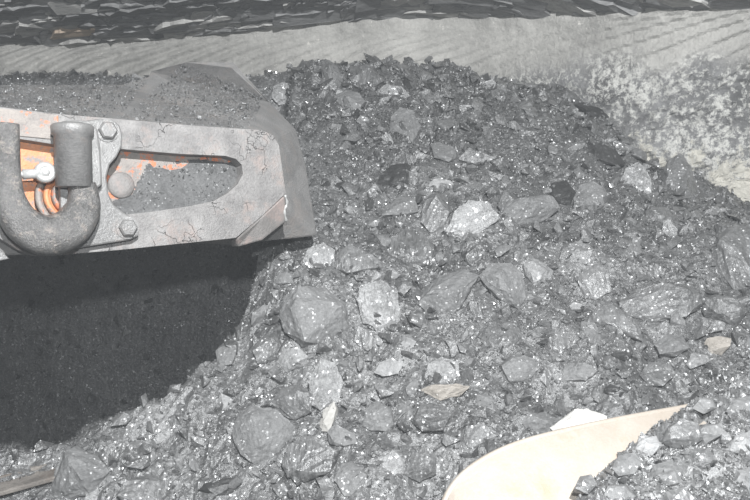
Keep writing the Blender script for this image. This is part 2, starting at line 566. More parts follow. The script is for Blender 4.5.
_pr = random.Random(5)
CRUMB = [hull_arrays(_pr, k, s) for k, s in
         [(8, (1, .8, .5)), (9, (1, .7, .45)), (8, (1, .9, .6)), (10, (1, .6, .5)), (9, (1, .85, .35)), (8, (1, .5, .4)), (10, (1, .9, .8))] * 2]

def rand_rots(n, rng):
    q = rng.normal(0, 1, (n, 4)); q /= np.linalg.norm(q, axis=1)[:, None]
    w, x, y, z = q.T
    return np.stack([np.stack([1 - 2 * (y * y + z * z), 2 * (x * y - z * w), 2 * (x * z + y * w)], 1),
                     np.stack([2 * (x * y + z * w), 1 - 2 * (x * x + z * z), 2 * (y * z - x * w)], 1),
                     np.stack([2 * (x * z - y * w), 2 * (y * z + x * w), 1 - 2 * (x * x + y * y)], 1)], 1)

def crumbs(name, pos, size, tone, mat, rng, parent=None):
    """many small angular fragments in one mesh"""
    n = len(pos)
    R = rand_rots(n, rng)
    which = rng.integers(0, len(CRUMB), n)
    Vs, Fs, Ts, off = [], [], [], 0
    for k, (V, Fc) in enumerate(CRUMB):
        s = np.nonzero(which == k)[0]
        if len(s) == 0: continue
        vv = np.einsum('nij,vj->nvi', R[s], V) * size[s][:, None, None] + pos[s][:, None, :]
        ff = Fc[None] + (np.arange(len(s)) * len(V))[:, None, None] + off
        Vs.append(vv.reshape(-1, 3)); Fs.append(ff.reshape(-1, 3))
        Ts.append(np.repeat(tone[s], len(V)))
        off += len(s) * len(V)
    V = np.concatenate(Vs); Fc = np.concatenate(Fs)
    me = bpy.data.meshes.new(name)
    me.vertices.add(len(V)); me.vertices.foreach_set('co', V.ravel())
    me.loops.add(Fc.size); me.loops.foreach_set('vertex_index', Fc.ravel().astype(np.int32))
    me.polygons.add(len(Fc)); me.polygons.foreach_set('loop_start', (np.arange(len(Fc)) * 3).astype(np.int32))
    me.update(calc_edges=True)
    me.polygons.foreach_set('use_smooth', [False] * len(me.polygons))
    tone_fill(me, np.concatenate(Ts))
    return new_obj(name, me, mat, parent)

def heap_crumbs():
    rng = np.random.default_rng(11)
    n = 62000
    x = rng.uniform(-1.9, 2.0, n); y = rng.uniform(1.45, 3.85, n)
    # keep those near the view
    keep = np.abs(x) < 0.62 * y + 0.15
    x, y = x[keep], y[keep]
    z = heap_rough(x, y)
    hol = inside_hollow(x, y)
    size = 0.0042 + 0.0042 * rng.pareto(1.9, len(x))
    size = np.minimum(size, 0.040) * (1 - 0.2 * hol)
    size *= 0.8 + 0.25 * (y - 1.5)
    k = (rng.random(len(x)) < 1 - 0.35 * hol)
    x, y, z, size = x[k], y[k], z[k], size[k]
    tone = np.clip(rng.normal(0.95, 0.30, len(x)), 0.35, 1.9)
    tone = np.where(inside_hollow(x, y) > 0.5, np.clip(rng.lognormal(-0.1, 0.6, len(x)), 0.3, 3.5), tone)
    sp = rng.random(len(x))
    tone[sp > 0.985] = 1.9
    o = crumbs('coal_fragments', np.stack([x, y, z + size * 0.15], 1), size, tone, M['coal'], rng)
    tag(o, 'fine loose coal fragments and chips strewn over the whole heap', 'coal chips', kind='stuff')
    # glassy splinters of bright coal
    n = 15000
    x = rng.uniform(-1.9, 2.0, n); y = rng.uniform(1.45, 3.8, n)
    keep = np.abs(x) < 0.62 * y + 0.15
    x, y = x[keep], y[keep]
    size = np.minimum(0.0026 + 0.0022 * rng.pareto(2.3, len(x)), 0.014) * (0.8 + 0.25 * (y - 1.5))
    o2 = crumbs('bright_splinters', np.stack([x, y, heap_rough(x, y) + 0.004 + size * 0.5], 1), size, np.full(len(x), 1.0), M['glint'], rng)
    tag(o2, 'tiny glassy coal splinters glinting all over the heap', 'coal chips', kind='stuff')
heap_crumbs()

# ------------------------------------------------------------------ the machine arm
IL, IR = 1 / 1.70, 1 / 2.12
def arm_depth(px):
    return 1.0 / (IL + (IR - IL) * px / 280.0)
_t = (P(280, 180, arm_depth(280)) - P(0, 180, arm_depth(0))).normalized()
ARM_N = _t.cross(UPV).normalized()
if ARM_N.dot(FWD) < 0: ARM_N = -ARM_N            # points into the scene, away from the lens
ARM_T = _t
def A(px, py, back=0.0):
    """point of the arm's front plane, pushed back into the scene"""
    return P(px, py, arm_depth(px)) + ARM_N * back
def apx(px):                                     # size of one pixel on the arm, in metres
    return arm_depth(px) / FPX

def smooth_loop(pts, it=1):
    for _ in range(it):
        q = []
        for i in range(len(pts)):
            a, b = pts[i], pts[(i + 1) % len(pts)]
            q.append((a[0] * .75 + b[0] * .25, a[1] * .75 + b[1] * .25))
            q.append((a[0] * .25 + b[0] * .75, a[1] * .25 + b[1] * .75))
        pts = q
    return pts

def plate_mesh(name, outer, holes, b0, b1, mat, parent, bev=0.004):
    """flat plate lying in the arm plane between depths b0 and b1, with real openings"""
    loops = [outer] + holes
    flat = [p for l in loops for p in l]
    tris = tessellate_polygon([[Vector((p[0], p[1], 0)) for p in l] for l in loops])
    N = len(flat)
    verts = [A(p[0], p[1], b0) for p in flat] + [A(p[0], p[1], b1) for p in flat]
    faces = [tuple(t) for t in tris] + [tuple(i + N for i in reversed(t)) for t in tris]
    off = 0
    for l in loops:
        n = len(l)
        faces += [(off + i, off + (i + 1) % n, off + (i + 1) % n + N, off + i + N) for i in range(n)]
        off += n
    bm = bmesh.new()
    vs = [bm.verts.new(v) for v in verts]
    for f in faces:
        try: bm.faces.new([vs[i] for i in f])
        except ValueError: pass
    o = from_bm(name, bm, mat, parent)
    bmesh_dissolve(o)
    if bev: bevel(o, bev, 2)
    return o

def bmesh_dissolve(o):
    bm = bmesh.new(); bm.from_mesh(o.data)
    bmesh.ops.dissolve_limit(bm, angle_limit=0.02, verts=bm.verts, edges=bm.edges)
    bm.to_mesh(o.data); bm.free()

def disc_stack(name, centre, axis, prof, mat, parent, seg=24, smooth=True, rot=0.0):
    """turned shape: prof = [(offset along axis, radius), ...]"""
    axis = Vector(axis).normalized()
    u = axis.orthogonal().normalized(); w = axis.cross(u)
    verts, faces = [], []
    for (o, rad) in prof:
        for k in range(seg):
            a = 2 * math.pi * k / seg + rot
            verts.append(Vector(centre) + axis * o + (u * math.cos(a) + w * math.sin(a)) * rad)
    for j in range(len(prof) - 1):
        for k in range(seg):
            k2 = (k + 1) % seg
            faces.append((j * seg + k, j * seg + k2, (j + 1) * seg + k2, (j + 1) * seg + k))
    faces.append(tuple(reversed(range(seg))))
    faces.append(tuple(range((len(prof) - 1) * seg, len(prof) * seg)))
    bm = bmesh.new()
    vs = [bm.verts.new(v) for v in verts]
    for f in faces: bm.faces.new([vs[i] for i in f])
    ob = from_bm(name, bm, mat, parent)
    if smooth:
        ob.data.polygons.foreach_set('use_smooth', [len(p.vertices) == 4 for p in ob.data.polygons])
    return ob

def sweep(name, path, radii, mat, parent, seg=18, flat=1.0, nrm=None):
    """tube along a path with its own radius at every station (flat: depth / width)"""
    nrm = nrm or ARM_N
    verts, faces = [], []
    n = len(path)
    for i, p in enumerate(path):
        t = (path[min(i + 1, n - 1)] - path[max(i - 1, 0)]).normalized()
        side = t.cross(nrm).normalized()
        dep = side.cross(t).normalized()
        for k in range(seg):
            a = 2 * math.pi * k / seg
            c, s = math.cos(a), math.sin(a)
            c = math.copysign(abs(c) ** 0.75, c); s = math.copysign(abs(s) ** 0.75, s)
            verts.append(p + side * c * radii[i] + dep * s * radii[i] * flat)
    for i in range(n - 1):
        for k in range(seg):
            k2 = (k + 1) % seg
            faces.append((i * seg + k, i * seg + k2, (i + 1) * seg + k2, (i + 1) * seg + k))
    faces.append(tuple(reversed(range(seg)))); faces.append(tuple(range((n - 1) * seg, n * seg)))
    bm = bmesh.new()
    vs = [bm.verts.new(v) for v in verts]
    for f in faces: bm.faces.new([vs[i] for i in f])
    ob = from_bm(name, bm, mat, parent)
    ob.data.polygons.foreach_set('use_smooth', [len(p.vertices) == 4 for p in ob.data.polygons])
    return ob

def spline(pts, per=6):
    """Catmull-Rom through tuples"""
    out = []
    q = [pts[0]] + list(pts) + [pts[-1]]
    for i in range(1, len(q) - 2):
        for k in range(per):
            t = k / per
            out.append(tuple(0.5 * ((2 * b) + (-a + c) * t + (2 * a - 5 * b + 4 * c - d) * t * t + (-a + 3 * b - 3 * c + d) * t ** 3)
                             for a, b, c, d in zip(q[i - 1], q[i], q[i + 1], q[i + 2])))
    out.append(tuple(pts[-1]))
    return out

def build_arm():
    root = empty('machine_arm', A(100, 255, 0.15))
    tag(root, 'heavy grey steel mining machine arm with slotted frame and hook at upper left', 'machine arm')
    # slotted front frame
    outer = [(-90, 99), (0, 107), (60, 114), (120, 119), (200, 126), (262, 130), (273, 135), (279, 145), (282, 165), (286, 193),
             (262, 216), (236, 238), (200, 242), (120, 250), (60, 255), (36, 256), (18, 250), (2, 240), (-14, 226), (-90, 180)]
    slot = [(96, 146), (120, 149), (180, 154), (226, 156)] + [(236, 159), (242, 165), (243, 174), (238, 184), (228, 193), (214, 201)] + [(190, 206), (150, 212), (112, 216), (92, 212)]
    hole = [(-60, 131), (20, 139), (64, 146), (66, 200), (62, 214), (52, 222), (36, 222), (20, 214), (8, 205), (-60, 170)]
    fr = plate_mesh('slotted_frame', outer, [slot, hole], 0.0, 0.055, M['plate'], root, 0.006)
    tag(fr, 'pale scuffed steel frame with long rounded slot')
    # cast body behind the frame
    F = [A(-90, 99, .05), A(120, 119, .05), A(266, 131, .05), A(277, 140, .05), A(281, 165, .05), A(285, 194, .05), A(236, 238, .05), A(120, 250, .05), A(-90, 262, .05)]
    R = [P(-90, 84, 2.2), P(120, 84, 2.4), P(150, 75, 2.46), P(185, 60, 2.55), P(231, 65, 2.57), P(273, 104, 2.50), P(297, 129, 2.42),
         P(307, 165, 2.38), P(319, 238, 2.34), P(243, 246, 2.20), P(110, 240, 2.15), P(-90, 250, 2.1)]
    V = F + R
    r0 = len(F)
    faces = [(0, 1, r0 + 1, r0), (1, 2, r0 + 5, r0 + 4, r0 + 3, r0 + 2, r0 + 1), (2, 3, r0 + 6, r0 + 5), (3, 4, r0 + 7, r0 + 6), (4, 5, r0 + 8, r0 + 7),
             (5, 6, r0 + 9, r0 + 8), (6, 7, r0 + 10, r0 + 9), (7, 8, r0 + 11, r0 + 10), (8, 0, r0, r0 + 11),
             tuple(reversed(range(9))), tuple(range(r0, r0 + 12))]
    bm = bmesh.new()
    vs = [bm.verts.new(v) for v in V]
    for f in faces: bm.faces.new([vs[i] for i in f])
    bmesh.ops.triangulate(bm, faces=bm.faces)
    body = from_bm('cast_body', bm, M['casting'], root)
    tag(body, 'coal dusted sloping casting behind the frame')
    bevel(body, 0.014, 3, 18)
    # wear wedge at the lower corner of the tip
    W = [A(285, 195, -.001), A(290, 221, .022), A(266, 240, .022), A(241, 247, .020), A(237, 239, -.001), A(262, 216, -.001)]
    Wb = [w + ARM_N * 0.05 for w in W]
    bm = bmesh.new()
    vs = [bm.verts.new(v) for v in W + Wb]
    for f in [tuple(range(6)), tuple(reversed(range(6, 12)))] + [(i, (i + 1) % 6, (i + 1) % 6 + 6, i + 6) for i in range(6)]:
        bm.faces.new([vs[i] for i in f])
    bmesh.ops.triangulate(bm, faces=bm.faces)
    w = bevel(from_bm('wear_wedge', bm, M['wedge'], root), 0.006, 2, 25)
    tag(w, 'rubbed reddish wedge facet at the tip corner')
    # weld bead down the tip corner
    bead = spline([(285, 195, .0), (288, 203, .006), (286.5, 211, .012), (290, 221, .022)], 5)
    wb = sweep('weld_bead', [A(*b) for b in bead], [0.0035 + 0.0012 * math.sin(i * 1.9) for i in range(len(bead))], M['bright'], root, 8)
    # back panel seen through the left opening, and boss in the slot
    pan = plate_mesh('recess_panel', [(-88, 120), (90, 132), (90, 236), (30, 240), (-88, 178)], [], 0.045, 0.052, M['orange'], root, 0)
    tag(pan, 'bright worn orange paint inside the hook recess')
    up = plate_mesh('upper_beam_skin', [(-88, 100.5), (0, 108.5), (58, 115), (58, 140), (20, 136), (-88, 126)], [], -0.004, 0.002, M['orange_bare'], root, 0.0015)
    tag(up, 'grey beam face with flaking orange paint')
    pan2 = plate_mesh('slot_back', [(88, 140), (250, 150), (252, 190), (200, 216), (88, 224)], [], 0.046, 0.052, M['orange_bare'], root, 0)
    tag(pan2, 'rust stained back of the slot')
    bs = disc_stack('boss', A(126, 184, 0.05), -ARM_N, [(0, 13.5 * apx(126)), (0.008, 13.5 * apx(126)), (0.013, 12 * apx(126)), (0.014, 6 * apx(126))], M['wedge'], root)
    # bolted bracket
    br_out = [(56, 128), (64, 121), (84, 122), (98, 120), (109, 121), (117, 126), (120, 136), (119, 148), (114, 158), (107, 166), (104, 178),
              (106, 194), (112, 206), (121, 213), (131, 219), (136, 227), (136, 236), (128, 240), (104, 244), (78, 248), (66, 246), (60, 236), (58, 200)]
    br = plate_mesh('bracket', br_out, [], -0.026, 0.0, M['steel'], root, 0.005)
    tag(br, 'dull grey bolted bracket with scooped side')
    for (bx, by) in ((104, 132), (124, 228)):
        rr = 8.6 * apx(bx)
        disc_stack('bolt', A(bx, by, -0.026), -ARM_N, [(0, rr * 1.05), (0.014, rr * 1.05), (0.018, rr * 0.86)], M['steel'], br, 6, False, 0.3)
        disc_stack('washer', A(bx, by, -0.026), -ARM_N, [(0, rr * 1.3), (0.003, rr * 1.3)], M['steel'], br, 24)
    # hinge sleeve
    s0, s1 = A(69, 189, -0.055), A(67, 128, -0.055)
    ax = (s1 - s0); Ls = ax.length; q = apx(68)
    sl = disc_stack('hinge_sleeve', s0, ax, [(0, 14 * q), (0.002, 17 * q), (Ls * 0.82, 17.5 * q), (Ls * 0.84, 19.5 * q), (Ls * 0.97, 20 * q), (Ls * 1.0, 18.5 * q), (Ls * 1.0, 12 * q), (Ls * 1.03, 11 * q), (Ls * 1.03, 2 * q)], M['steel'], root, 28)
    tag(sl, 'smooth round steel sleeve holding the hook')
    plate_mesh('sleeve_flange', [(80, 130), (92, 130), (95, 150), (97, 186), (92, 190), (80, 190)], [], -0.055, -0.02, M['steel'], root, 0.006)
    # hook
    hk = spline([(4, 127, -.055, 10), (4, 150, -.055, 10.5), (5, 180, -.055, 11), (7, 203, -.056, 14), (18, 224, -.058, 17.5), (41, 236, -.06, 20), (63, 229, -.06, 19.5), (76, 212, -.058, 17), (78, 197, -.055, 14.5), (76, 186, -.055, 13)], 6)
    h = sweep('hook', [A(a, b, c) for a, b, c, _ in hk], [w * apx(40) for *_, w in hk], M['hook'], root, 20, 0.85)
    tag(h, 'thick scuffed steel hook curving under the sleeve')
    # bright fitting
    q = apx(30)
    fa, fb = A(13, 175, -0.012), A(40, 174, -0.012)
    ft = disc_stack('fitting_shank', fa, fb - fa, [(0, 4.2 * q), (5 * q, 4.2 * q), (5 * q, 3.2 * q), (8 * q, 3.2 * q), (8 * q, 5 * q), (27 * q, 5 * q)], M['bright'], root, 12)
    tag(ft, 'shiny zinc fitting on the orange panel')
    disc_stack('fitting_eye', A(44, 173, 0.0), -ARM_N, [(0, 10.5 * q), (0.018, 10.5 * q), (0.023, 8.5 * q), (0.0235, 5 * q), (0.020, 4.5 * q), (0.026, 3.8 * q), (0.027, 1 * q)], M['bright'], ft, 24)
    # orange bushing rings tucked behind the hook
    ax = (ARM_T * 0.42 - ARM_N * 0.86 + UPV * 0.22).normalized()
    for k in range(4):
        c = A(65, 200, 0.045) + ax * (5.5 * q * k)
        rr = (29 - k * 5.5) * q
        disc_stack('bushing_ring', c, ax, [(-3.0 * q, rr), (0.5 * q, rr), (2.0 * q, rr * 0.97), (2.8 * q, rr * 0.92), (2.4 * q, rr * 0.84), (1.0 * q, rr * 0.80)], M['orange_bare'] if k % 2 == 0 else M['orange'], root, 36)
    # curved lower plates behind the hook, running out of frame
    plate_mesh('lower_clevis', [(-90, 205), (-30, 232), (2, 248), (14, 259), (4, 261), (-30, 252), (-90, 236)], [], 0.05, 0.10, M['steel'], root, 0.003)
    plate_mesh('lower_guard', [(-90, 262), (-20, 278), (5, 290), (9, 294), (-4, 297), (-90, 292)], [], 0.12, 0.15, M['steel'], root, 0.003)
    return root
build_arm()

def quad_scatter(corners, n, rng):
    """random points over a quad given by 4 corners"""
    a, b, c, d = [np.array(v[:]) for v in corners]
    u, v = rng.random(n)[:, None], rng.random(n)[:, None]
    return (a * (1 - u) + b * u) * (1 - v) + (d * (1 - u) + c * u) * v

def arm_dust():
    rng = np.random.default_rng(33)
    # fine dust and chips lying on the sloping top of the casting
    p1 = quad_scatter([A(-60, 104, .06), A(120, 120, .06), P(150, 77, 2.46), P(-60, 86, 2.25)], 5200, rng)
    p2 = quad_scatter([A(120, 120, .06), A(262, 131, .06), P(262, 96, 2.50), P(185, 62, 2.55)], 5200, rng)
    p = np.concatenate([p1, p2])
    size = np.minimum(0.0014 + 0.0010 * rng.pareto(2.2, len(p)), 0.010)
    o = crumbs('arm_coal_dust', p, size, np.clip(rng.normal(0.9, 0.25, len(p)), .4, 2), M['coal'], rng)
    tag(o, 'fine coal dust and chips settled on the sloping top of the arm', 'coal dust', kind='stuff')
    # bank of dust packed in the slot
    pts = [(116, 176), (140, 170), (170, 166), (205, 164), (238, 166), (243, 176), (236, 187), (226, 196), (212, 203), (190, 208), (150, 214), (112, 218), (100, 212), (104, 190)]
    xs = np.linspace(90, 246, 90); ys = np.linspace(154, 220, 50)
    X, Y = np.meshgrid(xs, ys)
    top = np.interp(X, [90, 112, 138, 152, 200, 246], [204, 202, 190, 162, 157, 156])
    k = sstep(Y, top - 3, 214)
    back = 0.0475 - 0.036 * k + 0.006 * fbm(X * .06, Y * .09, 3, 3)
    hide = Y < top
    back = np.where(hide, 0.0475 + 0.012, back)
    verts = [A(a, b, c) for a, b, c in zip(X.ravel(), Y.ravel(), back.ravel())]
    Vn = np.array([v[:] for v in verts])
    s = grid_mesh('slot_coal_dust', Vn[:, 0].reshape(X.shape), Vn[:, 1].reshape(X.shape), Vn[:, 2].reshape(X.shape), M['dust'], True)
    tag(s, 'bank of grey coal dust packed inside the slot of the arm', 'coal dust', kind='stuff')
    sel = np.nonzero((~hide).ravel() & (Y.ravel() > 150))[0]
    pick = rng.choice(sel, 2600)
    pp = Vn[pick] + rng.normal(0, 0.002, (2600, 3))
    c = crumbs('slot_chips', pp, np.minimum(0.0011 + 0.0009 * rng.pareto(2.2, 2600), 0.008), np.clip(rng.normal(1, .3, 2600), .4, 2.2), M['slot_chip'], rng)
    c.parent = s
arm_dust()

# ------------------------------------------------------------------ pan edge at lower left
def build_pan():
    a, b = P(-70, 501, 1.90), P(143, 443, 2.10)
    d = (b - a).normalized()
    side = d.cross(Vector((0, 0, 1))).normalized()
    if side.y < 0: side = -side
    root = empty('conveyor_pan', (a + b) / 2 - Vector((0, 0, 0.25)))
    tag(root, 'brown dusty steel pan edge running under the lumps at lower left', 'conveyor pan')
    def bar(name, o0, o1, z0, z1, lab=None):
        bm = bmesh.new()
        vs = []
        for p in (a, b):
            for (o, z) in ((o0, z0), (o1, z0), (o1, z1), (o0, z1)):
                vs.append(bm.verts.new(p + side * o + Vector((0, 0, z))))
        for f in ((0, 1, 2, 3), (7, 6, 5, 4), (0, 4, 5, 1), (1, 5, 6, 2), (2, 6, 7, 3), (3, 7, 4, 0)):
            bm.faces.new([vs[i] for i in f])
        o = bevel(from_bm(name, bm, M['brown'], root), 0.004)
        if lab: tag(o, lab)
    bar('top_flange', -0.06, 0.03, -0.014, 0.0, 'brown dusty flange')
    bar('side_web', 0.012, 0.03, -0.5, -0.012)
    bar('kerb_strip', 0.005, 0.03, 0.0, 0.012)
build_pan()

# ------------------------------------------------------------------ pale machine plate at lower right
LIP = spline([(700, 404, 1.56), (680, 408, 1.53), (620, 419, 1.47), (560, 432, 1.42), (520, 443, 1.385), (492, 455, 1.36), (470, 469, 1.335), (455, 484, 1.315), (446, 500, 1.30), (441, 520, 1.285), (438, 550, 1.27)], 4)
PLATE_DIR = Vector((0.10, -0.62, -0.42))
def plate_pt(i, s):
    """s metres down the plate from its lip; starts flat, then rolls downwards"""
    p = P(*LIP[i])
    return p + Vector((0.05 * s, -0.80 * s, -0.30 * s - 0.55 * s * s))

def build_plate():
    root = empty('loader_apron', P(600, 560, 1.3) - Vector((0, 0, 0.3)))
    tag(root, 'pale worn orange painted steel apron with rounded corner at lower right', 'machine plate')
    n = len(LIP)
    rows = [0.006 * k for k in range(3)] + [0.03 + 0.05 * k for k in range(13)]
    verts, faces = [], []
    for s in rows:
        for i in range(n):
            verts.append(plate_pt(i, s))
    for j in range(len(rows) - 1):
        for i in range(n - 1):
            faces.append((j * n + i, j * n + i + 1, (j + 1) * n + i + 1, (j + 1) * n + i))
    o = from_py('apron_plate', verts, faces, M['cream'], root, True)
    m = o.modifiers.new('solid', 'SOLIDIFY'); m.thickness = 0.022; m.offset = -1
    sweep('rolled_lip', [P(*l) + Vector((0, 0.004, -0.004)) for l in LIP], [0.0075] * n, M['cream'], root, 10, 1.0, Vector((0, 0.5, 1)).normalized())
    # supporting rib below
    verts = []
    for i in range(n):
        p = plate_pt(i, 0.05)
        verts += [p + Vector((0, 0.0, -0.02)), Vector((p.x, p.y + 0.02, 0.0))]
    faces = [(2 * i, 2 * i + 2, 2 * i + 3, 2 * i + 1) for i in range(n - 1)]
    w = from_py('apron_web', verts, faces, M['cream'], root, True)
    m = w.modifiers.new('solid', 'SOLIDIFY'); m.thickness = 0.02
build_plate()

# coal lying on the apron: a mound with its own relief
MB_PX = [(684, 404), (672, 414), (655, 424), (640, 437), (622, 448), (610, 458), (596, 470), (584, 484), (570, 502), (556, 520)]
def mound_dep(px, py):
    """depth of the mound's skin along the sight line through a pixel"""
    return 1.60 - (py - 375) * 0.00225 + (px - 680) * 0.0004

def build_mound():
    # world patch: rows go from the outline to the right, out of the frame
    rng = np.random.default_rng(51)
    out = spline([(760, 372), (730, 378), (705, 388), (692, 396)] + MB_PX, 8)
    nc = 70
    rows = []
    for (a, b) in out:
        row = []
        for k in range(nc):
            s = k / (nc - 1)
            x = a + (920 - a) * s; y = b + (560 - b) * s * 0.62
            dd = mound_dep(x, y) - 0.045 * min(1, s * 9) ** 0.6
            v = P(x, y, dd)
            row.append(v)
        rows.append(row)
    V = np.array([[v[:] for v in r] for r in rows])
    nz = facets(V[..., 0] * 1.0, V[..., 1] + V[..., 2], 0.075, 0.009, 61) + facets(V[..., 0], V[..., 1] + V[..., 2], 0.03, 0.004, 62)
    k = np.minimum(1, np.arange(nc) / 5.0)[None, :]
    V[..., 2] += nz * k
    V[:, 0, 2] -= 0.03
    o = grid_mesh('apron_coal', V[..., 0], V[..., 1], V[..., 2], M['coal'])
    tone_fill(o.data, 1.0 + 0.3 * fbm(V[..., 0] * 9, V[..., 1] * 9, 2, 70).ravel())
    m = o.modifiers.new('solid', 'SOLIDIFY'); m.thickness = 0.03; m.offset = 1
    tag(o, 'mound of broken coal lying on the pale plate at lower right', 'coal heap', kind='stuff')
    n = 9000
    ii = rng.integers(0, V.shape[0] - 1, n); jj = rng.integers(0, 45, n)
    fu, fv = rng.random(n)[:, None], rng.random(n)[:, None]
    pos = (V[ii, jj] * (1 - fu) + V[ii + 1, jj] * fu) * (1 - fv) + (V[ii, jj + 1] * (1 - fu) + V[ii + 1, jj + 1] * fu) * fv
    size = np.minimum(0.0026 + 0.0022 * rng.pareto(2.1, n), 0.016)
    c = crumbs('apron_fragments', pos + np.array([0, 0, 0.001]), size, np.clip(rng.normal(1.0, .3, n), .4, 2), M['coal'], rng)
    c.parent = o
build_mound()

# ------------------------------------------------------------------ coal lumps
LIGHT = Vector(flash.location)
def traced_lump(poly, mat, label, name='coal_lump', cat='coal lump', grp=None, thick=0.55, lift=0.45, hit=None, shine=False, seed=0, tilt=0.25):
    """an angular lump whose outline is given as seen, set at its own place on the heap with real thickness"""
    r = random.Random(seed * 13 + 5)
    cx = sum(p[0] for p in poly) / len(poly); cy = sum(p[1] for p in poly) / len(poly)
    h = hit if hit is not None else heap_hit(cx, cy)
    yy = cy
    while h is None:
        yy += 4
        h = heap_hit(cx, yy)
        if h is not None: h = P(cx, cy + (yy - cy) * 0.5, to_px(h)[2]); thick = 1.0
    d0 = to_px(h)[2]
    size = math.sqrt((max(p[0] for p in poly) - min(p[0] for p in poly)) * (max(p[1] for p in poly) - min(p[1] for p in poly))) / FPX * d0
    view = (CAMP - h).normalized()
    if shine:
        n = ((LIGHT - h).normalized() + view).normalized()
        n = (n + Vector((r.uniform(-1, 1), r.uniform(-1, 1), r.uniform(-1, 1))) * 0.03).normalized()
    else:
        n = (heap_normal(h.x, h.y) * 0.55 + view * 0.55 + Vector((r.uniform(-1, 1), 0, r.uniform(-1, 1))) * tilt).normalized()
    c = h + view * size * lift * 0.5
    def on_plane(px, py, off):
        rr = ray(px, py)
        q = c + n * off
        return CAMP + rr * ((q - CAMP).dot(n) / rr.dot(n))
    pts = []
    for (px, py) in poly:
        pts.append(on_plane(px, py, (r.uniform(-0.03, 0.0) if shine else r.uniform(-0.10, 0.06)) * size))
        k2 = r.uniform(0.6, 1.0)
        pts.append(on_plane(cx + (px - cx) * k2, cy + (py - cy) * k2, 0) - n * size * thick * r.uniform(0.6, 1.0))
    for k in range(4 if shine else 3):                # a few crests on the seen side make flat cleavage facets
        px, py = r.choice(poly)
        k2 = r.uniform(0.25, 0.85)
        pts.append(on_plane(cx + (px - cx) * k2, cy + (py - cy) * k2, (r.uniform(0.02, 0.05) if shine else r.uniform(0.06, 0.26)) * size))
    org = sum(pts, Vector()) / len(pts)
    bm = hull_bm([p - org for p in pts])
    big = size > 0.06
    bmesh.ops.triangulate(bm, faces=bm.faces)
    bmesh.ops.subdivide_edges(bm, edges=bm.edges, cuts=4 if size > 0.13 else 3 if big else 1, use_grid_fill=True)
    bmesh.ops.triangulate(bm, faces=bm.faces)
    amp = min(0.007, size * 0.05)
    for v in bm.verts:
        q = (v.co + org)
        v.co += mnoise.noise_vector(q * 22) * amp * 0.8 + mnoise.noise_vector(q * 70) * amp * 0.6
    o = from_bm(name, bm, M[mat])
    o.location = org
    tag(o, label, cat, grp)
    return o

